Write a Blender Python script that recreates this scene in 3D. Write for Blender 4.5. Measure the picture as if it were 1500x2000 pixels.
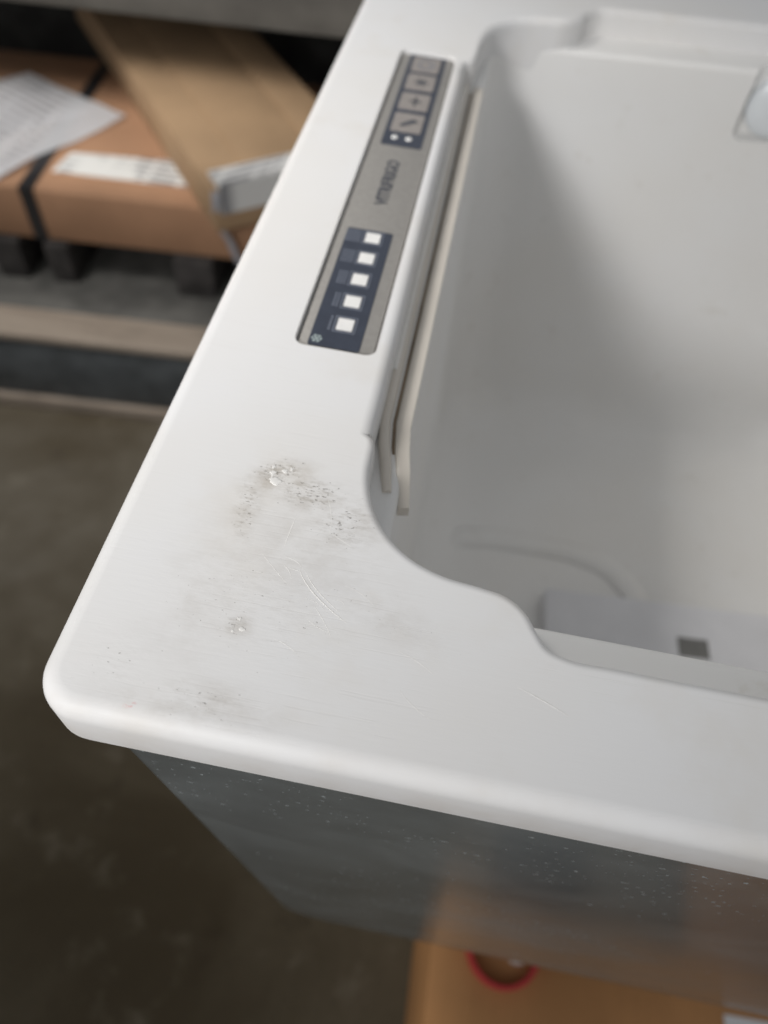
import bpy, bmesh, math, random
from math import sin, cos, pi, radians, hypot
from mathutils import Vector, Matrix
random.seed(7)
for o in list(bpy.data.objects): bpy.data.objects.remove(o)
scene = bpy.context.scene
COL = scene.collection

# ------------------------------------------------------------------ scale
# the place was measured in "camera heights above the fridge rim"; one such unit is 0.18 m
S = 0.18
FLOOR = -4.2                      # floor level in units below the rim (rim top = 0)
def W(x, y, z=0.0): return Vector((x*S, y*S, (z-FLOOR)*S))

# ------------------------------------------------------------------ camera
cam = bpy.data.cameras.new('camera'); camo = bpy.data.objects.new('camera', cam); COL.objects.link(camo)
RT = Vector((0.981912, 0.178044, 0.064413)); DN = Vector((0.182588, -0.800395, -0.570989)); FW = Vector((-0.050106, 0.572422, -0.818427))
m = Matrix((RT, -DN, -FW)).transposed().to_4x4(); m.translation = W(0, 0, 1.0)
camo.matrix_world = m
cam.sensor_fit = 'VERTICAL'; cam.sensor_height = 36.0; cam.lens = 36.0*1440/2000
cam.clip_start = 0.01; cam.clip_end = 100
cam.dof.use_dof = True; cam.dof.focus_distance = 1.13*S; cam.dof.aperture_fstop = 7.2
scene.camera = camo
scene.render.resolution_x, scene.render.resolution_y = 768, 1024

# ------------------------------------------------------------------ light
world = bpy.data.worlds.new('World'); scene.world = world; world.use_nodes = True
bg = world.node_tree.nodes['Background']; bg.inputs[0].default_value = (0.96, 0.98, 1.0, 1); bg.inputs[1].default_value = 0.32
def area(name, loc, target, size, size_y, power, col, spread=180):
    l = bpy.data.lights.new(name, 'AREA'); l.shape = 'RECTANGLE'; l.size = size; l.size_y = size_y
    l.energy = power; l.color = col; l.spread = radians(spread)
    o = bpy.data.objects.new(name, l); COL.objects.link(o); o.location = loc
    o.rotation_euler = (Vector(target)-Vector(loc)).to_track_quat('-Z', 'Y').to_euler()
    return o
area('window_light', (-0.53, -0.84, 1.36), (-0.19, 0.24, 0.70), 0.24, 0.24, 0.88, (1.0, 0.99, 0.985), 44)
area('rim_fill_light', (-0.80, 0.36, 1.70), (-0.18, 0.32, 0.74), 0.25, 0.25, 0.42, (1.0, 0.97, 0.925), 36)  # added fill lamp that brightens the rim top
area('rack_fill_light', (-1.00, 0.36, 1.90), (-0.70, 1.0, 0.32), 0.35, 0.35, 3.6, (1.0, 0.985, 0.96), 62)  # unseen lamp added only to brighten the rack
area('front_fill_light', (-1.9, -2.4, 1.5), (-0.5, 0.9, 0.35), 2.0, 1.6, 5, (1.0, 0.98, 0.95))  # broad soft fill added behind the camera for the rack
vs = scene.view_settings; vs.view_transform = 'Standard'; vs.look = 'None'; vs.exposure = 0.0; vs.gamma = 1.0
scene.render.engine = 'CYCLES'

# ------------------------------------------------------------------ material helpers
class NT:
    def __init__(s, name):
        s.m = bpy.data.materials.new(name); s.m.use_nodes = True; s.t = s.m.node_tree; s.p = s.t.nodes['Principled BSDF']
    def n(s, typ, **kw):
        o = s.t.nodes.new(typ)
        for k, v in kw.items(): setattr(o, k, v)
        return o
    def l(s, a, b): s.t.links.new(a, b)
    def set(s, **kw):
        for k, v in kw.items(): s.p.inputs[k.replace('_', ' ')].default_value = v
    def geo(s):
        return s.n('ShaderNodeTexCoord').outputs['Object']
    def mapping(s, src, loc=(0,0,0), rot=(0,0,0), sc=(1,1,1), typ='POINT'):
        o = s.n('ShaderNodeMapping', vector_type=typ); o.inputs[1].default_value = loc; o.inputs[2].default_value = rot; o.inputs[3].default_value = sc
        s.l(src, o.inputs[0]); return o.outputs[0]
    def noise(s, vec, scale, detail=4, rough=0.55, dist=0.0):
        o = s.n('ShaderNodeTexNoise'); o.inputs['Scale'].default_value = scale; o.inputs['Detail'].default_value = detail
        o.inputs['Roughness'].default_value = rough; o.inputs['Distortion'].default_value = dist
        s.l(vec, o.inputs['Vector']); return o.outputs['Fac']
    def ramp(s, src, a, b, smooth=True):
        o = s.n('ShaderNodeMapRange'); o.inputs[1].default_value = a; o.inputs[2].default_value = b
        if smooth: o.interpolation_type = 'SMOOTHSTEP'
        s.l(src, o.inputs[0]); return o.outputs[0]
    def math(s, op, a, b=None, clamp=False):
        o = s.n('ShaderNodeMath', operation=op, use_clamp=clamp)
        for i, v in enumerate((a, b)):
            if v is None: continue
            if isinstance(v, (int, float)): o.inputs[i].default_value = v
            else: s.l(v, o.inputs[i])
        return o.outputs[0]
    def mix(s, fac, a, b):
        o = s.n('ShaderNodeMix', data_type='RGBA')
        if isinstance(fac, (int, float)): o.inputs[0].default_value = fac
        else: s.l(fac, o.inputs[0])
        for i, v in ((6, a), (7, b)):
            if isinstance(v, tuple): o.inputs[i].default_value = (*v, 1)
            else: s.l(v, o.inputs[i])
        return o.outputs[2]
    def bump(s, h, strength, dist, prev=None):
        o = s.n('ShaderNodeBump'); o.inputs['Strength'].default_value = strength; o.inputs['Distance'].default_value = dist
        s.l(h, o.inputs['Height'])
        if prev is not None: s.l(prev, o.inputs['Normal'])
        return o.outputs[0]
    def blob(s, vec, x, y, rx, ry, rot=0):
        v = s.mapping(vec, (x*S, y*S, 0), (0, 0, radians(rot)), (rx*S, ry*S, 1.0), 'TEXTURE')
        v2 = s.n('ShaderNodeVectorMath', operation='MULTIPLY'); v2.inputs[1].default_value = (1, 1, 0); s.l(v, v2.inputs[0])
        g = s.n('ShaderNodeTexGradient', gradient_type='SPHERICAL'); s.l(v2.outputs[0], g.inputs[0])
        return s.ramp(g.outputs['Fac'], 0, 1)

def plain(name, col, rough=0.5, metal=0.0, spec=0.5, nscale=60, namp=0.06, bump=0.0):
    t = NT(name); v = t.geo(); n = t.noise(v, nscale)
    t.l(t.mix(t.ramp(n, .3, .7), tuple(c*(1-namp) for c in col), tuple(min(1, c*(1+namp)) for c in col)), t.p.inputs['Base Color'])
    t.set(Roughness=rough, Metallic=metal); t.p.inputs['Specular IOR Level'].default_value = spec
    if bump: t.l(t.bump(n, bump, 0.001), t.p.inputs['Normal'])
    return t.m

def mat_rim():
    t = NT('scuffed_white_plastic'); v = t.geo()
    base = t.mix(t.ramp(t.noise(v, 9, 3), .35, .7), (.785, .783, .786), (.77, .757, .742))
    # fine brushed grain along the front edge direction
    grain = t.noise(t.mapping(v, rot=(0, 0, radians(-8)), sc=(90, 700, 90)), 1.0, 3, .6)
    # dirty streaks, concentrated where the rim has been rubbed
    region = None
    for (x, y, rx, ry, rot, k) in ((-.25, .74, .075, .05, 20, 1.0), (-.19, .71, .11, .06, 0, .85), (-.285, .66, .035, .12, 8, .75),
                                   (-.12, .66, .10, .10, 0, .65), (-.25, .33, .12, .06, 0, .5), (-.20, .50, .30, .22, 0, .33),
                                   (-.38, .36, .12, .12, 0, .30), (-.02, .50, .22, .06, -14, .3), (-.24, .45, .03, .03, 0, .8)):
        b = t.math('MULTIPLY', t.blob(v, x, y, rx, ry, rot), k)
        region = b if region is None else t.math('MAXIMUM', region, b)
    st = t.noise(t.mapping(v, rot=(0, 0, radians(-14)), sc=(210, 640, 200)), 1.0, 4, .74)
    streak = t.math('MULTIPLY', t.ramp(st, .44, .70), t.ramp(region, .10, 1.0))
    fl = t.noise(t.mapping(v, rot=(0, 0, radians(-12)), sc=(560, 1100, 500)), 1.0, 3, .6)
    dens = t.math('SUBTRACT', 0.705, t.math('MULTIPLY', t.ramp(region, .0, .9), .15))
    fleck = t.math('MULTIPLY', t.math('MULTIPLY', t.math('SUBTRACT', fl, dens), 14, True), t.ramp(region, .02, .2))
    cloud = t.ramp(t.noise(t.mapping(v, sc=(75, 110, 60)), 1.0, 4, .7), .34, .72)
    smr = None
    for (x, y, rx, ry, rot, k) in ((-.245, .728, .10, .055, 22, 1.0), (-.280, .672, .045, .10, -8, .7), (-.20, .70, .12, .06, -8, .6), (-.27, .60, .06, .14, -6, .28), (-.235, .45, .035, .03, 0, .6), (-.22, .33, .14, .05, -4, .35), (-.13, .66, .14, .12, 0, .42), (-.17, .60, .22, .16, -20, .30), (-.30, .50, .12, .26, -8, .22), (-.05, .52, .20, .07, -16, .25), (-.30, .31, .16, .04, -4, .35)):
        b = t.math('MULTIPLY', t.blob(v, x, y, rx, ry, rot), k)
        smr = b if smr is None else t.math('MAXIMUM', smr, b)
    smudge = t.math('MULTIPLY', cloud, smr)
    # hair-fine scratches running several ways
    hair = None
    for (rot, sx, sy, lo) in ((-34, 26, 900, .665), (58, 22, 800, .67), (-75, 26, 1000, .67)):
        h = t.ramp(t.noise(t.mapping(v, rot=(0, 0, radians(rot)), sc=(sx, sy, 10)), 1.0, 2, .5), lo, lo+.03)
        hair = h if hair is None else t.math('MAXIMUM', hair, h)
    hair = t.math('MULTIPLY', hair, t.ramp(t.noise(v, 24, 3), .42, .62))
    c = t.mix(t.math('MULTIPLY', smudge, .85), base, (.40, .355, .30))
    c = t.mix(t.math('MULTIPLY', streak, .75), c, (.36, .33, .285))
    c = t.mix(t.math('MULTIPLY', fleck, .8), c, (.17, .155, .14))
    c = t.mix(t.math('MULTIPLY', hair, .07), c, (.62, .59, .55))
    # a few marks of red paint near the corner
    red = t.math('MULTIPLY', t.blob(v, -.345, .305, .012, .006, 20), t.ramp(fl, .45, .6))
    c = t.mix(t.math('MULTIPLY', red, .8), c, (.7, .2, .2))
    pt = t.n('ShaderNodeNewGeometry').outputs['Pointiness']
    worn = t.math('MULTIPLY', t.ramp(pt, .508, .535), t.ramp(t.noise(v, 60, 4, .6), .30, .70))
    c = t.mix(t.math('MULTIPLY', worn, .22), c, (.50, .42, .34))
    # brown grime collected on the inner lip and yellowed patches
    c = t.mix(t.math('MULTIPLY', t.ramp(t.noise(v, 30, 4, .6), .52, .75), .14), c, (.62, .55, .44))
    t.l(c, t.p.inputs['Base Color'])
    t.set(Roughness=.5); t.p.inputs['Specular IOR Level'].default_value = .32
    t.p.inputs['Subsurface Weight'].default_value = 0.0
    b1 = t.bump(grain, .055, .0006)
    b2 = t.bump(t.math('ADD', t.math('MULTIPLY', t.math('MULTIPLY', st, region), 1.0), t.math('MULTIPLY', hair, -.12)), .25, .0008, b1)
    t.l(b2, t.p.inputs['Normal'])
    return t.m

def mat_liner():
    t = NT('liner_white_plastic'); v = t.geo()
    c = t.mix(t.ramp(t.noise(v, 7, 4), .35, .7), (.85, .845, .835), (.83, .815, .79))
    c = t.mix(t.math('MULTIPLY', t.ramp(t.noise(v, 55, 5, .65), .60, .78), .25), c, (.52, .46, .36))
    t.l(c, t.p.inputs['Base Color']); t.set(Roughness=.42)
    t.l(t.bump(t.noise(v, 500, 3), .08, .0004), t.p.inputs['Normal'])
    return t.m

def mat_steel():
    t = NT('dusty_dark_polished_steel'); v = t.geo()
    dust = t.noise(t.mapping(v, rot=(0, radians(10), 0), sc=(13, 13, 17)), 1.0, 5, .55, .5)
    scr = t.noise(t.mapping(v, rot=(0, radians(12), 0), sc=(24, 24, 210)), 1.0, 6, .68)
    speck = t.noise(v, 420, 2, .5)
    speck2 = t.noise(t.mapping(v, rot=(0, radians(20), 0), sc=(150, 150, 230)), 1.0, 3, .6)
    bandn = t.noise(t.mapping(v, sc=(9, 9, 16)), 1.0, 3, .6)
    sp = t.math('MULTIPLY', t.math('MULTIPLY', t.math('SUBTRACT', speck, .655), 8, True), t.ramp(bandn, .42, .62))
    sp = t.math('MAXIMUM', sp, t.math('MULTIPLY', t.math('MULTIPLY', t.math('SUBTRACT', speck2, .665), 5, True), t.ramp(bandn, .36, .55)))
    d = t.math('ADD', t.math('MULTIPLY', t.ramp(dust, .25, .85), .20), t.math('MULTIPLY', t.ramp(scr, .45, .85), .025))
    d = t.math('ADD', t.math('ADD', d, .22), t.math('MULTIPLY', sp, .75), True)
    t.l(t.mix(d, (.44, .485, .50), (.44, .475, .48)), t.p.inputs['Base Color'])
    t.l(t.math('SUBTRACT', 1.0, t.math('MULTIPLY', d, .9)), t.p.inputs['Metallic'])
    t.l(t.math('ADD', .05, t.math('MULTIPLY', d, .42)), t.p.inputs['Roughness'])
    t.l(t.bump(scr, .04, .0004), t.p.inputs['Normal'])
    return t.m

def mat_card(name, col, dark=.8):
    t = NT(name); v = t.geo()
    fib = t.noise(t.mapping(v, sc=(260, 30, 30)), 1.0, 4, .6); big = t.noise(v, 7, 4)
    c = t.mix(t.ramp(big, .3, .7), tuple(x*dark for x in col), col)
    c = t.mix(t.math('MULTIPLY', t.ramp(fib, .4, .75), .25), c, tuple(x*.72 for x in col))
    t.l(c, t.p.inputs['Base Color']); t.set(Roughness=.75); t.p.inputs['Specular IOR Level'].default_value = .25
    t.l(t.bump(fib, .15, .001), t.p.inputs['Normal']); return t.m

def mat_floor():
    t = NT('stained_concrete'); v = t.geo()
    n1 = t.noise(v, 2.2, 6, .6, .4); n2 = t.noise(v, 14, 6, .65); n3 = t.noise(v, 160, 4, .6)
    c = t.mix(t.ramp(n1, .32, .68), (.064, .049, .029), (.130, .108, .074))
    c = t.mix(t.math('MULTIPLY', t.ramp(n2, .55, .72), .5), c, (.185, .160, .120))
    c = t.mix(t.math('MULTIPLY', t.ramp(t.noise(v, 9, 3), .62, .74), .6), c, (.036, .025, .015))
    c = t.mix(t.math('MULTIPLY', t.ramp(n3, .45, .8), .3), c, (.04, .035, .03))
    # paler along the rack: brighter light there put into the colour, plus some dust
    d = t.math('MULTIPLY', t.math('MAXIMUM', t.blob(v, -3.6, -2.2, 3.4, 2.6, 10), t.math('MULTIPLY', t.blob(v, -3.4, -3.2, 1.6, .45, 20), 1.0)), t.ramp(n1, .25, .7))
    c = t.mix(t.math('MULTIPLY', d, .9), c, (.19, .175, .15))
    t.l(c, t.p.inputs['Base Color']); t.set(Roughness=.75); t.p.inputs['Specular IOR Level'].default_value = .12
    t.l(t.bump(n2, .2, .002), t.p.inputs['Normal']); return t.m

def mat_print(name, paper, sx, sy, th, ink=(.10, .10, .12), amount=.7, axis_rot=0):
    """paper with blurred illegible rows of print"""
    t = NT(name); v = t.geo()
    vv = t.mapping(v, rot=(0, 0, axis_rot), sc=(sx, sy, 1))
    row = t.n('ShaderNodeTexWave', wave_type='BANDS', bands_direction='Y'); row.inputs['Scale'].default_value = 1.0; t.l(vv, row.inputs[0])
    blk = t.noise(t.mapping(v, rot=(0, 0, axis_rot), sc=(sx*.35, sy*.12, 1)), 1.0, 1, .4)
    wd = t.noise(t.mapping(v, rot=(0, 0, axis_rot), sc=(sx*3, sy*.3, 1)), 1.0, 2, .5)
    f = t.math('MULTIPLY', t.math('MULTIPLY', t.ramp(row.outputs['Fac'], .45, .6), t.ramp(blk, th, th+.06)), t.ramp(wd, .38, .48))
    t.l(t.mix(t.math('MULTIPLY', f, amount), paper, ink), t.p.inputs['Base Color']); t.set(Roughness=.6); return t.m

def mat_wood(name, a, b):
    t = NT(name); v = t.geo()
    g = t.noise(t.mapping(v, sc=(4, 60, 60)), 1.0, 6, .65, .8)
    c = t.mix(t.ramp(g, .3, .7), a, b); c = t.mix(t.math('MULTIPLY', t.ramp(t.noise(v, 9, 5), .5, .75), .5), c, tuple(x*.55 for x in a))
    t.l(c, t.p.inputs['Base Color']); t.set(Roughness=.8); t.l(t.bump(g, .3, .002), t.p.inputs['Normal']); return t.m

M = dict(
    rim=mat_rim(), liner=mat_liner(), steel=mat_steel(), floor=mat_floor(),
    panel=plain('panel_silver_grey', (.33, .315, .295), .42, 0.25, .5, 400, .05),
    navy=plain('panel_navy', (.042, .050, .072), .32, 0, .5, 300, .08),
    key=plain('key_silver_grey', (.34, .31, .29), .4, .2, .5, 300, .05),
    window=plain('indicator_white', (.84, .83, .81), .35, 0, .5, 200, .03),
    faint=plain('faint_blue_grey_print', (.20, .22, .27), .5, 0, .4, 200, .05),
    snow=plain('pale_green_grey_print', (.36, .42, .42), .5, 0, .4, 200, .05),
    ink=plain('dark_blue_grey_print', (.075, .08, .095), .5, 0, .4, 200, .05),
    seal=plain('warm_white_seal', (.70, .65, .58), .35, 0, .5, 25, .05),
    glint=plain('white_ridge_highlight', (.86, .84, .80), .22, 0, .6, 90, .03),
    lamp=plain('milky_lamp_cover', (.78, .81, .83), .25, 0, .6, 90, .02),
    screw=plain('lamp_screw_grey', (.25, .25, .26), .35, .6, .5, 90, .05),
    glue=plain('dried_glue_white', (.80, .785, .76), .55, 0, .25, 500, .05),
    pale=plain('pale_box_plastic', (.74, .74, .765), .4, 0, .5, 30, .03),
    slot=plain('dark_grey_slot', (.19, .188, .18), .5, 0, .4, 60, .1),
    cardA=mat_card('brown_cardboard_reddish', (.40, .225, .132)),
    cardB=mat_card('brown_cardboard_sandy', (.40, .265, .155)),
    cardC=mat_card('brown_cardboard_orange', (.57, .29, .12)),
    paper=mat_print('printed_paper', (.84, .84, .86), 16, 20, .46, amount=.45, axis_rot=.5),
    label=mat_print('printed_label', (.72, .71, .68), 30, 24, .44, amount=.85),
    labelb=mat_print('printed_label_askew', (.70, .69, .67), 26, 22, .42, amount=.8, axis_rot=-.62),
    dark_brown=plain('dark_brown_line', (.20, .155, .11), .8, 0, .2, 60, .3),
    standin=plain('black_standin', (.016, .017, .018), .6, 0, .4, 50, .2),
    strapb=plain('black_strap', (.02, .019, .02), .45, 0, .5, 90, .1),
    strapg=plain('grey_strap', (.38, .38, .41), .4, 0, .5, 90, .1),
    red=plain('red_ring_plastic', (.62, .055, .06), .4, 0, .5, 90, .06),
    cap=plain('white_ring_highlight', (.80, .76, .72), .25, 0, .6, 90, .04),
    beam=plain('dark_blue_grey_painted_steel', (.062, .068, .072), .55, 0, .4, 22, .25, .1),
    ubeam=plain('grey_painted_steel', (.17, .155, .135), .55, 0, .4, 18, .15, .1),
    rackdark=plain('dark_rack_board', (.055, .052, .048), .75, 0, .3, 14, .3, .1),
    deck=plain('dusty_grey_deck', (.075, .072, .066), .8, 0, .3, 14, .35, .2),
    plank=mat_wood('dusty_pale_wood', (.20, .16, .125), (.27, .225, .18)),
    bearer=plain('black_timber', (.04, .036, .034), .8, 0, .3, 30, .3, .2),
    wood=mat_wood('plain_wood', (.26, .18, .11), (.36, .26, .17)),
)

# ------------------------------------------------------------------ mesh helpers
def obj(name, bm, mat, parent=None, smooth=35, origin=None):
    bmesh.ops.recalc_face_normals(bm, faces=bm.faces[:])
    me = bpy.data.meshes.new(name); bm.to_mesh(me); bm.free()
    if smooth:
        for p in me.polygons: p.use_smooth = True
        me.set_sharp_from_angle(angle=radians(smooth))
    if mat: me.materials.append(M[mat])
    o = bpy.data.objects.new(name, me); COL.objects.link(o)
    if parent: o.parent = parent
    return o
def tag(o, label, cat, group=None):
    o['label'] = label; o['category'] = cat
    if group: o['group'] = group
    return o
def thing(name, label, cat, group=None):
    o = bpy.data.objects.new(name, None); COL.objects.link(o); o.empty_display_size = .02
    return tag(o, label, cat, group)

def loft(bm, loops, cap0=False, cap1=False, closed=True):
    vl = [[bm.verts.new(p) for p in L] for L in loops]; n = len(vl[0])
    for a, b in zip(vl, vl[1:]):
        for i in range(n if closed else n-1):
            j = (i+1) % n
            bm.faces.new((a[i], a[j], b[j], b[i]))
    if cap0: bm.faces.new(vl[0][::-1])
    if cap1: bm.faces.new(vl[-1])
    return vl
def rrect(x0, x1, y0, y1, r, n=10):
    """counter-clockwise rounded rectangle"""
    out = []
    for cx, cy, a0 in ((x0+r, y0+r, pi), (x1-r, y0+r, 1.5*pi), (x1-r, y1-r, 0), (x0+r, y1-r, .5*pi)):
        for k in range(n+1):
            a = a0+.5*pi*k/n; out.append((cx+r*cos(a), cy+r*sin(a)))
    return out
def frame_box(bm, P, us, vs, ws, bev=0.0):
    """box spanned by point function P(u,v,w)"""
    vv = [bm.verts.new(P(u, v, w)) for w in ws for v in vs for u in us]
    idx = ((0, 1, 3, 2), (4, 6, 7, 5), (0, 4, 5, 1), (2, 3, 7, 6), (0, 2, 6, 4), (1, 5, 7, 3))
    fs = [bm.faces.new([vv[i] for i in f]) for f in idx]
    if bev:
        es = {e for f in fs for e in f.edges}
        bmesh.ops.bevel(bm, geom=list(es), offset=bev, segments=2, affect='EDGES', profile=.5)
def box(name, P, us, vs, ws, mat, parent=None, bev=.0):
    bm = bmesh.new(); frame_box(bm, P, us, vs, ws, bev); return obj(name, bm, mat, parent)
def tube(bm, path, r, n=8, caps=True, squash=1.0):
    path = [Vector(p) for p in path]; loops = []
    for i, p in enumerate(path):
        d = (path[min(i+1, len(path)-1)]-path[max(i-1, 0)]).normalized()
        s = d.cross(Vector((0, 0, 1)));
        if s.length < 1e-4: s = Vector((1, 0, 0))
        s.normalize(); u = s.cross(d)
        rr = r(i) if callable(r) else r
        loops.append([p+s*rr*cos(2*pi*k/n)+u*rr*squash*sin(2*pi*k/n) for k in range(n)])
    loft(bm, loops, caps, caps)
def catmull(pts, seg, closed=True):
    out = []; n = len(pts)
    for i in range(n):
        p0, p1, p2, p3 = (Vector(pts[(i+k) % n]) for k in (-1, 0, 1, 2))
        # centripetal-like tangents scaled by chord lengths, so straight runs stay straight
        l0, l1, l2 = max((p1-p0).length, 1e-6), max((p2-p1).length, 1e-6), max((p3-p2).length, 1e-6)
        t1 = ((p1-p0)/l0*l1+(p2-p1)/l1*l0)/(l0+l1)*l1; t2 = ((p2-p1)/l1*l2+(p3-p2)/l2*l1)/(l1+l2)*l1
        k_n = max(seg, int(l1/.06))
        for k in range(k_n):
            u = k/k_n
            out.append((2*u**3-3*u*u+1)*p1+(u**3-2*u*u+u)*t1+(-2*u**3+3*u*u)*p2+(u**3-u*u)*t2)
    return out

# ------------------------------------------------------------------ the setting: floor
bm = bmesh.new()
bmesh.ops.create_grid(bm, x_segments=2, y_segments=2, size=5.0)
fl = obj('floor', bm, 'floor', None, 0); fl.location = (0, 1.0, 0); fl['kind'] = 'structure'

# ------------------------------------------------------------------ the fridge
fr = thing('portable_fridge', 'white-rimmed open top-loading fridge with dark dusty steel body and control panel', 'fridge')
MX = .915                                           # mirror line of the opening
half_front = [(-.136, .95), (-.136, .875), (-.135, .857), (-.122, .846), (-.119, .82), (-.118, .785), (-.108, .735), (-.088, .688), (-.056, .645), (-.012, .611), (.05, .588),
              (.115, .580), (.150, .573), (.174, .556), (.192, .528), (.214, .500), (.250, .4875), (.32, .486), (.6, .486)]
half_back = [(.6, 2.875), (.34, 2.875), (.27, 2.868), (.225, 2.83), (.20, 2.785), (.165, 2.757), (.11, 2.748), (.04, 2.735), (-.02, 2.705), (-.065, 2.655), (-.09, 2.59),
             (-.098, 2.50), (-.100, 2.43), (-.106, 2.39), (-.125, 2.372), (-.134, 2.35), (-.136, 2.25)]
ctrl = half_front+[(2*MX-x, y) for x, y in half_front[::-1]]+[(2*MX-x, y) for x, y in half_back[::-1]]+half_back
def skew(x, y):
    k = min(1, max(0, (y-1.6)/1.0)); return (x, y+.10*(x-.15)*k*k*(3-2*k))
ctrl = [skew(x, y) for x, y in ctrl]
inner = catmull([Vector((x, y, 0)) for x, y in ctrl], 5)
N = len(inner)
def fillet_r(p):
    x = min(p.x, 2*MX-p.x)
    if x < -.131 and .86 < p.y < 2.36: return .024
    if p.y > 2.5: return .026
    return .016
nrm = []
for i, p in enumerate(inner):
    d = inner[(i+1) % N]-inner[i-1]; d.normalize(); nrm.append(Vector((-d.y, d.x, 0)))
rad = [fillet_r(p) for p in inner]
rad = [sum(rad[(i+k) % N] for k in range(-2, 3))/5 for i in range(N)]
for _ in range(3): nrm = [(nrm[i-1]+2*nrm[i]+nrm[(i+1) % N]).normalized() for i in range(N)]
loops = [[p for p in inner]]
for k in range(0, 9):
    a = .5*pi*k/8
    loops.append([p+n*(r*sin(a)+.0015)-Vector((0, 0, r*(1-cos(a)))) for p, n, r in zip(inner, nrm, rad)])
loops.append([p+n*(r+.004)-Vector((0, 0, .20)) for p, n, r in zip(inner, nrm, rad)])
bm = bmesh.new()
vin = loft(bm, [[W(*p) for p in L] for L in loops])
# outer edge of the rim
FR = .030
X0, X1, Y0, Y1 = -.488, 2.31, .277, 3.35
ol = []
base_out = rrect(X0+FR, X1-FR, Y0+FR, Y1-FR, .040, 12)
def off(loop, d):
    n = len(loop); out = []
    for i in range(n):
        t = Vector(loop[(i+1) % n])-Vector(loop[i-1]); t.normalize(); out.append((loop[i][0]+t.y*d, loop[i][1]-t.x*d))
    return out
ol.append([(x, y, 0) for x, y in base_out])
for k in range(0, 9):
    a = .5*pi*k/8
    ol.append([(x, y, -FR*(1-cos(a))) for x, y in off(base_out, FR*sin(a)+.0015)])
ol.append([(x, y, -.100) for x, y in off(base_out, FR+.003)])
ol.append([(x, y, -.109) for x, y in off(base_out, FR+.001)])
ol.append([(x, y, -.111) for x, y in off(base_out, FR-.008)])
ol.append([(x, y, -.111) for x, y in off(base_out, FR-.06)])
vout = loft(bm, [[W(*p) for p in L] for L in ol])
# pocket that holds the control panel
PX0, PX1, PY0, PY1 = -.302, -.149, 1.062, 2.352
hole = rrect(PX0-.0035, PX1+.0035, PY0-.0035, PY1+.0035, .020, 5)
hl = [[(x, y, 0) for x, y in off(hole, .004)], [(x, y, 0) for x, y in off(hole, .002)], [(x, y, -.0015) for x, y in off(hole, .0007)], [(x, y, -.004) for x, y in hole], [(x, y, -.045) for x, y in hole]]
vh = loft(bm, [[W(*p) for p in L] for L in hl])
es = []
for L in (vin[0], vout[0], vh[0]):
    for i in range(len(L)): es.append(bm.edges.get((L[i], L[(i+1) % len(L)])))
bmesh.ops.triangle_fill(bm, use_beauty=True, use_dissolve=False, edges=es, normal=(0, 0, 1))
rim = obj('rim', bm, 'rim', fr, 40)

# ---- liner: flange at ledge level, walls, rounded floor (closed block so that a pocket can be cut)
LX0, LX1, LY0, LY1 = -.046, 1.876, .592, 2.718
ZL, ZB = -.082, -1.78
def L2(d, z, r): return [W(*skew(x, y), z) for x, y in rrect(LX0+d, LX1-d, LY0+d, LY1-d, r, 12)]
lo = []
lo.append([W(x, y, -1.90) for x, y in rrect(-.17, 2.0, .42, 3.15, .06, 12)])
lo.append([W(x, y, -.6) for x, y in rrect(-.20, 2.03, .40, 3.2, .06, 12)])
lo.append([W(x, y, ZL) for x, y in rrect(-.20, 2.03, .40, 3.2, .06, 12)])
lo.append(L2(-.022, ZL, .14)); lo.append(L2(-.020, ZL, .14))
for k in range(1, 7):
    a = .5*pi*k/6; lo.append(L2(-.020+.020*sin(a), ZL-.020*(1-cos(a)), .13))
for z in (-.2, -.6, -1.0, -1.35): lo.append(L2(.045*(-z)/1.8, z, .15+.05*(-z)))
RB = .26
for k in range(0, 10):
    a = .5*pi*k/9; lo.append(L2(.045+RB*(1-cos(a)), ZB+RB-RB*sin(a), .26+.0*k))
bm = bmesh.new(); loft(bm, lo, True, True)
liner = obj('liner', bm, 'liner', fr, 40)
# pocket for the interior lamp in the back wall
bm = bmesh.new(); frame_box(bm, lambda u, v, w: W(u, v, w), (.832, 1.17), (2.6, 2.84), (-.31, -.06), .035*S)
cut = obj('pocket_cutter', bm, None, None, 0)
md = liner.modifiers.new('pocket', 'BOOLEAN'); md.operation = 'DIFFERENCE'; md.object = cut; md.solver = 'EXACT'
dg = bpy.context.evaluated_depsgraph_get(); me2 = bpy.data.meshes.new_from_object(liner.evaluated_get(dg))
liner.modifiers.clear(); liner.data = me2
for p in me2.polygons: p.use_smooth = True
me2.set_sharp_from_angle(angle=radians(40))
bpy.data.objects.remove(cut)
# lamp in the pocket
lp = bpy.data.objects.new('interior_lamp', None)
def revolve(bm, center, axis, prof, n=32):
    axis = Vector(axis).normalized(); s = axis.orthogonal().normalized(); u = axis.cross(s)
    lps = [[Vector(center)+axis*h*S+(s*cos(2*pi*k/n)+u*sin(2*pi*k/n))*max(r, .0002)*S for k in range(n)] for r, h in prof]
    loft(bm, lps, True, True)
bm = bmesh.new(); revolve(bm, W(.948, 2.84, -.20), (0, -1, 0), [(.100, 0), (.100, .030), (.097, .040), (.088, .047), (.06, .053), (.02, .056), (0, .0565)])
lamp = obj('lamp_cover', bm, 'lamp', fr, 50)
bm = bmesh.new(); revolve(bm, W(.948, 2.784, -.20), (0, -1, 0), [(.018, 0), (.018, .004), (.012, .006)], 14); obj('screw', bm, 'screw', lamp, 40)
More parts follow.
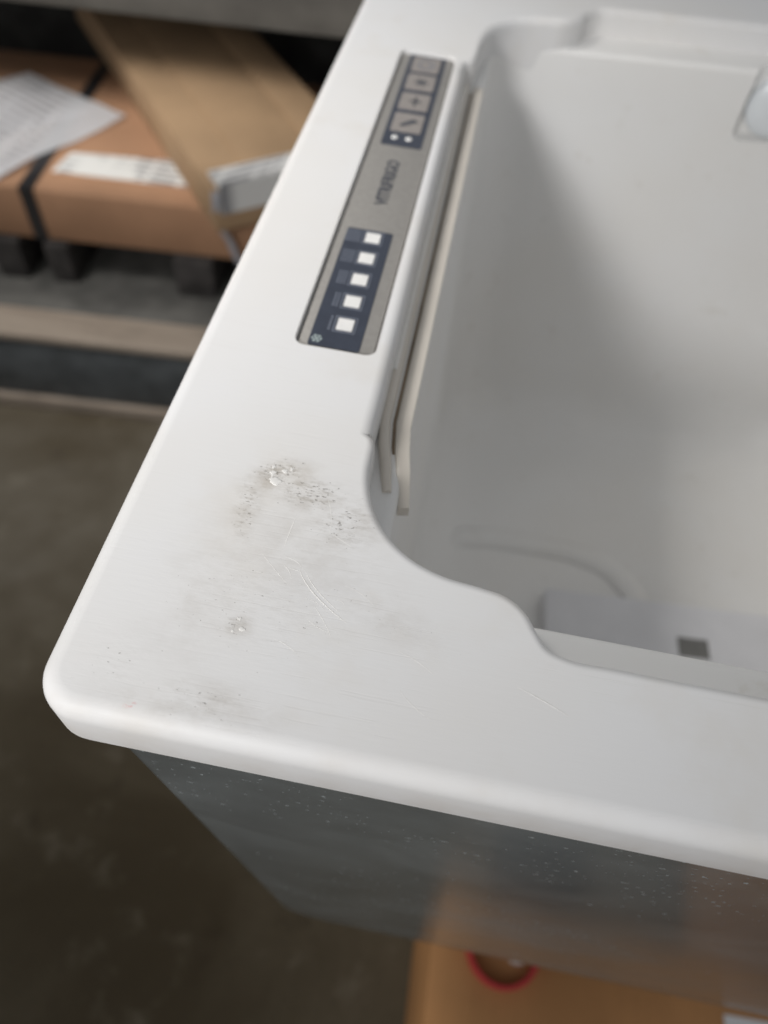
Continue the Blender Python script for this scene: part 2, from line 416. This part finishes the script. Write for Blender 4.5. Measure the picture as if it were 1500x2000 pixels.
# ---- ridges of the seal along the left ledge
def strip(name, path, r, mat, squash=1.0):
    bm = bmesh.new(); tube(bm, [W(*p) for p in path], (lambda i: r(i)*S) if callable(r) else r*S, 12, True, squash); return obj(name, bm, mat, fr, 45)
zl = ZL
def lpath(x, z, y0=.80, bend=.03): return [(x+bend, y0, z-.006), (x+bend*.6, y0+.06, z), (x+bend*.25, y0+.11, z), (x, y0+.17, z), (x, y0+.3, z), (x, 2.0, z), (x, 2.36, z)]
strip('seal_strip', lpath(-.103, zl+.006, .80, .034), lambda i: .0115*(.75, .95, 1, 1, 1, 1, 1)[i], 'seal', 1.0)
def ribbon(name, path, hw, th, mat):
    bm = bmesh.new(); q = [Vector(p) for p in path]; lps = []
    for i, p in enumerate(q):
        d = q[min(i+1, len(q)-1)]-q[max(i-1, 0)]; d.z = 0; d.normalize(); n = Vector((d.y, -d.x, 0))
        hw_ = hw*(.75 if i == 0 else .92 if i == 1 else 1)
        lps.append([W(*(p+n*a*hw_/hw+Vector((0, 0, b-(.022 if i == 0 else .004 if i == 1 else 0))))) for a, b in ((-hw, -.02), (-hw, th*.55), (-hw*.8, th), (hw*.7, th), (hw*.93, th*.8), (hw, th*.3), (hw, -.02))])
    loft(bm, lps, True, True); return obj(name, bm, mat, fr, 50)
ribbon('seal_strip', lpath(-.064, zl, .79, .03), .0145, .005, 'seal')
ribbon('groove_line', [(-.0835+dx, y_, zl) for dx, y_ in ((.031, .80), (.018, .86), (.0075, .91), (0, .97), (0, 1.5), (0, 2.33))], .0035, .0015, 'dark_brown')  # thin dark brown lines along the two grooves
ribbon('groove_line', [(-.1175, y_, zl) for y_ in (.90, .97, 1.5, 2.33)], .003, .0015, 'dark_brown')
strip('ridge_highlight', [(-.107, 1.10, zl+.015), (-.108, 1.4, zl+.018), (-.108, 2.0, zl+.018), (-.107, 2.33, zl+.016)], .006, 'glint', .8)  # bright highlight on the seal ridge, modelled as a white strip
# ---- bead moulded into the liner floor
bm = bmesh.new()
arch = catmull([Vector(p) for p in ((.10, 1.45, 0), (.10, 1.75, 0), (.16, 1.86, 0), (.28, 1.90, 0), (.50, 1.915, 0), (.74, 1.905, 0), (.87, 1.86, 0), (.96, 1.77, 0), (1.02, 1.60, 0), (1.03, 1.3, 0))], 6)
k_end = next(i for i, p in enumerate(arch) if i > 10 and abs(p.x-1.03) < .002 and p.y < 1.32)
tube(bm, [W(p.x, p.y, ZB+.002) for p in arch[:k_end]], .055*S, 12, True, .45)
obj('floor_bead', bm, 'liner', fr, 60)

# ---- body: dark polished steel, sides drawn in towards the bottom
bm = bmesh.new()
def body_outline(e):
    pts = []; zt, zb, r = -.095, -2.03, .17
    tl, bl, trr, br = -.425+e, -.232+e, 2.26-e, 2.07-e
    pts.append((tl, zt)); cl = bl+r
    for k in range(0, 11):
        a = pi+.5*pi*k/10; pts.append((cl+r*cos(a), zb+e+r+r*sin(a)))
    cr = br-r
    for k in range(0, 11):
        a = 1.5*pi+.5*pi*k/10; pts.append((cr+r*cos(a), zb+e+r+r*sin(a)))
    pts.append((trr, zt)); return pts
yb = [(.316, .020), (.308, .010), (.303, .004), (.3015, 0)]
lps = [[W(x, .3015, z) for x, z in body_outline(.030)], [W(x, .3035, z) for x, z in body_outline(.016)], [W(x, .311, z) for x, z in body_outline(.005)], [W(x, .326, z) for x, z in body_outline(0)], [W(x, 3.30, z) for x, z in body_outline(0)]]
vb_ = loft(bm, lps, False, False, closed=False)     # open at the top, where the rim sits
for L in (vb_[0][::-1], vb_[-1]): bm.faces.new(L)
obj('body', bm, 'steel', fr, 50)

# ---- control panel
ZP = -.008
panel = box('control_panel', lambda u, v, w: W(u, v, w), (PX0, PX1), (PY0, PY1), (-.044, ZP), 'panel', fr, .004*S)
def slab(name, pts, z0, z1, mat, parent):
    bm = bmesh.new(); loft(bm, [[W(x, y, z) for x, y in pts] for z in (z0, z1)], True, True); return obj(name, bm, mat, parent, 30)
def rslab(name, x0, x1, y0, y1, r, z0, z1, mat, parent, n=4): return slab(name, rrect(x0, x1, y0, y1, r, n), z0, z1, mat, parent)
disp = rslab('display_field', -.282, -.178, 1.067, 1.464, .006, ZP-.004, ZP+.0014, 'navy', panel)
def grid_marks(name, rects, z, mat, parent):
    bm = bmesh.new()
    for x0, x1, y0, y1 in rects: frame_box(bm, lambda u, v, w: W(u, v, w), (x0, x1), (y0, y1), (z-.002, z+.0008))
    return obj(name, bm, mat, parent, 0)
ZD = ZP+.0014
for i, cy in enumerate((1.139, 1.212, 1.286, 1.361, 1.436)):
    hx, hy = .0165, .0175
    grid_marks('window_outline', [(-.220-hx-.006, -.220+hx+.006, cy-hy-.006, cy-hy-.0042), (-.220-hx-.006, -.220+hx+.006, cy+hy+.0042, cy+hy+.006),
               (-.220-hx-.006, -.220-hx-.0042, cy-hy-.004, cy+hy+.004), (-.220+hx+.0042, -.220+hx+.006, cy-hy-.004, cy+hy+.004)], ZD, 'faint', panel)
    rslab('indicator_window', -.220-hx, -.220+hx, cy-hy, cy+hy, .002, ZD-.003, ZD+.001, 'window', panel)
    dots = []
    for c in range(i+1):
        for r_ in range(5):
            x = -.2505-.0072*c; y = cy+(r_-2)*.0090
            dots += [(x-.0016, x+.0016, y-.0023, y+.0023), (x-.0026, x-.0018, y-.0008, y+.0008), (x+.0018, x+.0026, y-.0008, y+.0008)]
    grid_marks('level_marks', dots, ZD, 'faint', panel)
def star(name, cx, cy, r, w, z, mat, parent, arms=3, barbs=True):
    bm = bmesh.new()
    for k in range(arms):
        a = pi*k/arms; d = Vector((cos(a), sin(a))); q = Vector((-d.y, d.x))
        segs = [(-d*r, d*r)]
        if barbs:
            for s_ in (-1, 1):
                c0 = d*r*.55*s_
                for t_ in (-1, 1): segs.append((c0, c0+(d*s_+q*t_).normalized()*r*.38))
        for i, (p, e) in enumerate(segs):
            t = (e-p).normalized(); nn = Vector((-t.y, t.x))*w*.5; zz = z+.0002*k+.00005*i
            vs_ = [p+nn, p-nn, e-nn, e+nn]
            loft(bm, [[W(cx+v.x, cy+v.y, h) for v in vs_] for h in (z-.002, zz+.0006)], True, True)
    return obj(name, bm, mat, parent, 0)
star('snowflake_mark', -.267, 1.087, .0115, .0022, ZD, 'snow', panel)
# key block
kb = rslab('key_field', -.277, -.171, 1.836, 2.346, .006, ZP-.004, ZP+.0014, 'navy', panel)
def sym_power(z):
    bm = bmesh.new(); n = 28
    pr = [(.020, 0), (.0235, 0)]
    a0, a1 = radians(30), radians(330)
    for h in (z+.0006,):
        vi = [bm.verts.new(W(-.222+.020*cos(a0+(a1-a0)*k/n), 2.288+.026*sin(a0+(a1-a0)*k/n), h)) for k in range(n+1)]
        vo = [bm.verts.new(W(-.222+.0235*cos(a0+(a1-a0)*k/n), 2.288+.031*sin(a0+(a1-a0)*k/n), h)) for k in range(n+1)]
        for k in range(n): bm.faces.new((vi[k], vi[k+1], vo[k+1], vo[k]))
    frame_box(bm, lambda u, v, w: W(u, v, w), (-.218, -.196), (2.285, 2.291), (z-.001, z+.0007))
    return bm
kys = (2.288, 2.180, 2.068, 1.955)
for i, cy in enumerate(kys):
    y0 = cy-.045 if i < 3 else cy-.050
    key = rslab('key', -.264, -.184, y0, cy+.045, .006, ZP, ZD+.0022, 'key', panel)
    zk = ZD+.0022
    if i == 0: obj('power_symbol', sym_power(zk), 'faint', key, 0)
    elif i == 1: star('star_symbol', -.222, cy, .020, .006, zk, 'ink', key, 3, False)
    elif i == 2: grid_marks('plus_symbol', [(-.238, -.206, cy-.004, cy+.004), (-.2250, -.2190, cy-.026, cy+.026)], zk, 'ink', key)
    else:
        bm = bmesh.new(); vs_ = [(-.245, cy-.018), (-.236, cy-.026), (-.198, cy+.004), (-.205, cy+.016), (-.215, cy+.016)]
        loft(bm, [[W(x, y, h) for x, y in vs_] for h in (zk-.001, zk+.0007)], True, True); obj('arrow_symbol', bm, 'ink', key, 0)
for lx in (-.246, -.209):
    bm = bmesh.new(); revolve(bm, W(lx, 1.874, ZD-.003), (0, 0, 1), [(.0085, 0), (.0085, .0045), (.006, .006)], 14); obj('indicator_light', bm, 'window', panel, 40)
# lettering, reads from the front towards the back
tc = bpy.data.curves.new('lettering', 'FONT'); tc.body = 'VITRIFRIGO'; tc.align_x = 'CENTER'; tc.align_y = 'CENTER'; tc.size = .042*S; tc.extrude = .0004*S; tc.offset = .0009*S
to = bpy.data.objects.new('lettering_curve', tc); COL.objects.link(to)
dg = bpy.context.evaluated_depsgraph_get(); tm = bpy.data.meshes.new_from_object(to.evaluated_get(dg)); bpy.data.objects.remove(to)
xs = [v.co.x for v in tm.vertices]; kx = .196*S/(max(xs)-min(xs))
lt = bpy.data.objects.new('lettering', tm); COL.objects.link(lt); tm.materials.clear(); tm.materials.append(M['ink']); lt.parent = panel
tm.transform(Matrix.Translation(W(-.226, 1.668, ZP+.001)) @ Matrix.Rotation(radians(90), 4, 'Z') @ Matrix.Diagonal((kx, 1, 1, 1)))

# ---- dried glue, and raised scratches on the rim
def lump(x, y, r, h, seed):
    rnd = random.Random(seed); bm = bmesh.new(); n = 22
    ks = [r*(.45+1.1*rnd.random()) for _ in range(n)]
    ks = [(ks[i-1]+2*ks[i]+ks[(i+1) % n])/4 for i in range(n)]
    sx = .7+.6*rnd.random()
    lps = [[W(x+ks[k]*f*cos(2*pi*k/n)*sx, y+ks[k]*f*sin(2*pi*k/n), z) for k in range(n)] for f, z in ((1.05, -.001), (.95, h*.30), (.75, h*.5*(.6+.5*rnd.random())), (.3, h*.55))]
    loft(bm, lps, False, True); obj('dried_glue', bm, 'glue', rim, 80)
for i, (x, y, r, h) in enumerate(((-.252, .722, .0075, .0022), (-.260, .738, .0045, .0016), (-.262, .750, .0035, .0012), (-.241, .746, .0045, .0014), (-.231, .752, .003, .001),
                                  (-.237, .461, .0028, .0010), (-.228, .446, .0036, .0011), (-.241, .441, .0022, .0009))):
    lump(x, y, r, h, i)
def scratch(pts, w):
    bm = bmesh.new(); q = [W(x, y, 0.0) for x, y in pts]; n = len(q)
    tube(bm, q, lambda i: w*S*(.35+.65*sin(pi*(i+.3)/(n-.4))), 6, True, .45); obj('scratch', bm, 'glue', rim, 80)
def arc_pts(p0, pm, p1, n=14):
    return [tuple((1-u)**2*a+2*u*(1-u)*b+u*u*c for a, b, c in zip(p0, pm, p1)) for u in (k/n for k in range(n+1))]
scratch(arc_pts((-.170, .562), (-.150, .525), (-.080, .488)), .0011)
scratch(arc_pts((-.160, .560), (-.140, .530), (-.092, .502)), .0008)
scratch(arc_pts((-.200, .655), (-.203, .625), (-.204, .600)), .0010)
scratch(arc_pts((.182, .440), (.22, .428), (.258, .411)), .0009)
rs = random.Random(21)
for _ in range(16):
    x0, y0 = rs.uniform(-.24, .02), rs.uniform(.40, .64)
    if x0 > -.10 and y0 > .55: continue
    a = rs.choice((-.6, -.5, -.9, 1.9, -.3))+rs.uniform(-.15, .15); ln = rs.uniform(.02, .075); bw = rs.uniform(-.012, .012)
    x1, y1 = x0+cos(a)*ln, y0+sin(a)*ln
    scratch(arc_pts((x0, y0), ((x0+x1)/2-sin(a)*bw, (y0+y1)/2+cos(a)*bw), (x1, y1)), rs.uniform(.00035, .0006))
scratch(arc_pts((-.256, .74), (-.262, .732), (-.258, .722)), .0016)

# ------------------------------------------------------------------ pale box lying in the fridge
pb = thing('pale_box', 'pale grey plastic box with dark square slot lying inside the fridge', 'box')
def PB(u, v, w):
    a = radians(4.0); return W(.567+u*cos(a)-v*sin(a), 1.652+u*sin(a)+v*cos(a), w)
box('case', PB, (0, 1.2), (-.65, 0), (ZB+.002, -1.68), 'pale', pb, .02*S)
box('slot', PB, (.540, .665), (-.245, -.160), (-1.69, -1.6785), 'slot', pb)

# ------------------------------------------------------------------ stand under the fridge (hidden below it)
st = thing('wooden_stand', 'low wooden stand underneath the dark steel fridge body', 'stand')
box('top', lambda u, v, w: W(u, v, w), (.05, 1.85), (.5, 3.1), (-2.25, -2.032), 'wood', st, .01*S)
for lx in (.2, 1.6):
    for ly in (.7, 2.8): box('leg', lambda u, v, w: W(u, v, w), (lx, lx+.22), (ly, ly+.22), (FLOOR, -2.252), 'wood', st, .01*S)

# ------------------------------------------------------------------ carton at lower right with red ring
cb = thing('cardboard_box', 'orange-brown cardboard box below the fridge with red ring on top', 'box')
def CB(u, v, w):
    a = radians(1.5); return W(.445+u*cos(a)-v*sin(a), .10+u*sin(a)+v*cos(a), w)
box('carton', CB, (0, 2.3), (-.16, .66), (FLOOR+.002, -3.2), 'cardC', cb, .02*S)
box('label', CB, (1.44, 1.85), (.10, .252), (-3.201, -3.1965), 'paper', cb)
tr = thing('red_ring', 'small red plastic ring lying on the cardboard box below the fridge', 'ring')
bm = bmesh.new(); n = 40
lps = [[W(.785+r*cos(2*pi*k/n), .468+r*sin(2*pi*k/n), z) for k in range(n)] for r, z in ((.160, -3.199), (.180, -3.199), (.183, -3.19), (.183, -3.13), (.179, -3.124), (.163, -3.124), (.160, -3.13), (.160, -3.199))]
loft(bm, lps); obj('ring_wall', bm, 'red', tr, 40)
bm = bmesh.new(); revolve(bm, W(.86, .46, -3.199), (0, 0, 1), [(.055, 0), (.055, .03), (.048, .05), (.03, .06), (0, .063)], 20)
tag(obj('ring_highlight', bm, 'cap', None, 50), 'small white painted cap lying inside the red ring', 'cap')  # white shape standing in for a bright highlight inside the ring
# second carton, standing in front of the fridge; its brown shows mirrored in the steel
cc = thing('cardboard_box', 'tall brown cardboard box mirrored at the right of the dark steel body', 'box')
box('carton', lambda u, v, w: W(u, v, w), (2.08, 3.4), (-1.5, -.10), (FLOOR+.002, -2.9), 'cardC', cc, .02*S)

bm = bmesh.new(); frame_box(bm, lambda u, v, w: W(u+(.06*(.5-v) if w > -4 else 0), v, w), (.80, 1.30), (-.78, -.27), (FLOOR+.002, -3.95), .04*S)
tag(obj('reflection_block', bm, 'standin', None, 40), 'black rubber block added unseen on the floor to mirror dark in the steel body', 'block')  # added block, only there for its dark reflection in the steel

# ------------------------------------------------------------------ storage rack behind
A0 = Vector((-3.99317, 4.06380)); DX = Vector((.99612, .08801)); DT = Vector((-.08801, .99612))
def R(s, t, z):
    q = A0+DX*s+DT*t; return W(q.x, q.y, z)
rk = thing('storage_rack', 'dark steel storage rack with cardboard boxes standing on concrete floor', 'rack')
box('base_panel', R, (-2.5, 7.5), (.02, .07), (-4.06, -3.335), 'beam', rk, .01*S)
box('foot_strip', R, (-2.5, 7.5), (-.03, .10), (FLOOR+.002, -4.065), 'plank', rk, .01*S)
box('front_plank', R, (-2.5, 7.5), (0, .34), (-3.40, -3.328), 'plank', rk, .012*S)
box('deck', R, (-2.5, 7.5), (.345, 4.2), (-3.42, -3.342), 'deck', rk, .01*S)
box('upper_beam', R, (-2.5, 7.5), (0, .14), (-.84, -.50), 'ubeam', rk, .015*S)
box('upper_lip', R, (-2.5, 7.5), (-.03, .0), (-.62, -.56), 'plank', rk, .006*S)
box('shade_deck', R, (-2.5, 7.5), (1.5, 4.2), (-.72, -.62), 'rackdark', rk, .01*S)  # unseen deck, added to shade the back of the rack
box('back_panel', R, (-2.5, 7.5), (4.205, 4.26), (FLOOR+.002, .8), 'rackdark', rk)
for s0 in (-2.8, 7.51): 
    for t0 in (.02, 3.9): box('upright', R, (s0, s0+.28), (t0, t0+.28), (FLOOR+.002, .9), 'beam', rk, .02*S)
for s0, s1 in ((.05, .30), (.52, .72), (1.62, 1.95), (-1.3, -1.0)):
    b = box('bearer', R, (s0, s1), (.72, 3.4), (-3.341, -2.975), 'bearer', rk, .01*S)
# box A, flat, along the rack
ba = thing('flat_cardboard_box', 'long flat brown cardboard box with black strap and label strip on the rack', 'box')
box('carton', R, (-1.9, 3.4), (.80, 3.0), (-2.972, -2.512), 'cardA', ba, .025*S)
def quad(name, corners, z, th, mat, parent):
    bm = bmesh.new(); loft(bm, [[R(s, t, h) for s, t in corners] for h in (z, z+th)], True, True); return obj(name, bm, mat, parent, 30)
quad('label_strip', [(.62, 1.07), (1.74, 1.06), (1.60, 1.41), (.68, 1.37)], -2.5115, .004, 'label', ba)
bm = bmesh.new(); loft(bm, [[R(s, t, z) for t, z in ((3.008, -2.6), (3.008, -2.503), (.792, -2.503), (.792, -2.972), (.80, -2.972), (.80, -2.511), (3.0, -2.511), (3.0, -2.6))] for s in (.44, .56)], True, True)
obj('black_strap', bm, 'strapb', ba, 30)
# sheet of paper, curled, lying on box A
bm = bmesh.new(); nu = nv = 30
c00, c10, c11, c01 = Vector((.26, .84)), Vector((.96, 2.0)), Vector((-.10, 2.56)), Vector((-.95, 1.35))
g = [[None]*(nv+1) for _ in range(nu+1)]
for i in range(nu+1):
    for j in range(nv+1):
        u, v = i/nu, j/nv; q = (1-u)*(1-v)*c00+u*(1-v)*c10+u*v*c11+(1-u)*v*c01
        z = -2.498+.03*sin(3.0*u+.5)*sin(2.6*v+.4)+.06*max(0, v-.5)*sin(2.4*u)+.014*sin(7*u+5*v)+.016*abs(sin(9*u-4*v+1))*v+.010*abs(sin(5*u+11*v))
        g[i][j] = bm.verts.new(R(q.x, q.y, max(z, -2.499)))
for i in range(nu):
    for j in range(nv): bm.faces.new((g[i][j], g[i+1][j], g[i+1][j+1], g[i][j+1]))
bmesh.ops.solidify(bm, geom=bm.faces[:], thickness=.0006)
tag(obj('paper_sheet', bm, 'paper', None, 60), 'white printed paper sheet lying curled on the flat cardboard box', 'paper')
# box B, lying across box A
bb = thing('long_cardboard_box', 'sandy brown long cardboard box lying askew across the flat box', 'box')
ub = Vector((-.5543, .8323)); vb = Vector((.8323, .5543)); b0 = Vector((2.107, .494))
def B(u, v, z):
    q = b0+ub*u+vb*v; return R(q.x, q.y, z)
box('carton', B, (0, 3.9), (0, 1.30), (-2.510, -2.15), 'cardB', bb, .022*S)
box('flap', B, (.02, 3.88), (.34, 1.27), (-2.152, -2.138), 'cardB', bb, .004*S)
box('flap', B, (.02, 3.88), (.93, 1.262), (-2.137, -2.125), 'cardB', bb, .004*S)
box('label_strip', B, (-.004, .20), (.05, 1.2), (-2.152, -2.1215), 'labelb', bb)
box('end_label', B, (-.008, -.003), (.05, 1.2), (-2.36, -2.125), 'labelb', bb)
bm = bmesh.new(); path = [B(-.012, .02, -2.16), B(-.012, .01, -2.3), R(2.06, .62, -2.5), R(2.13, .70, -2.7), R(2.18, .76, -2.97)]
side = (R(1, 0, 0)-R(0, 0, 0)).normalized()*.028*S
loft(bm, [[p-side, p+side, p+side+Vector((0, .006*S, 0)), p-side+Vector((0, .006*S, 0))] for p in path], True, True)
obj('grey_strap', bm, 'strapg', bb, 40)
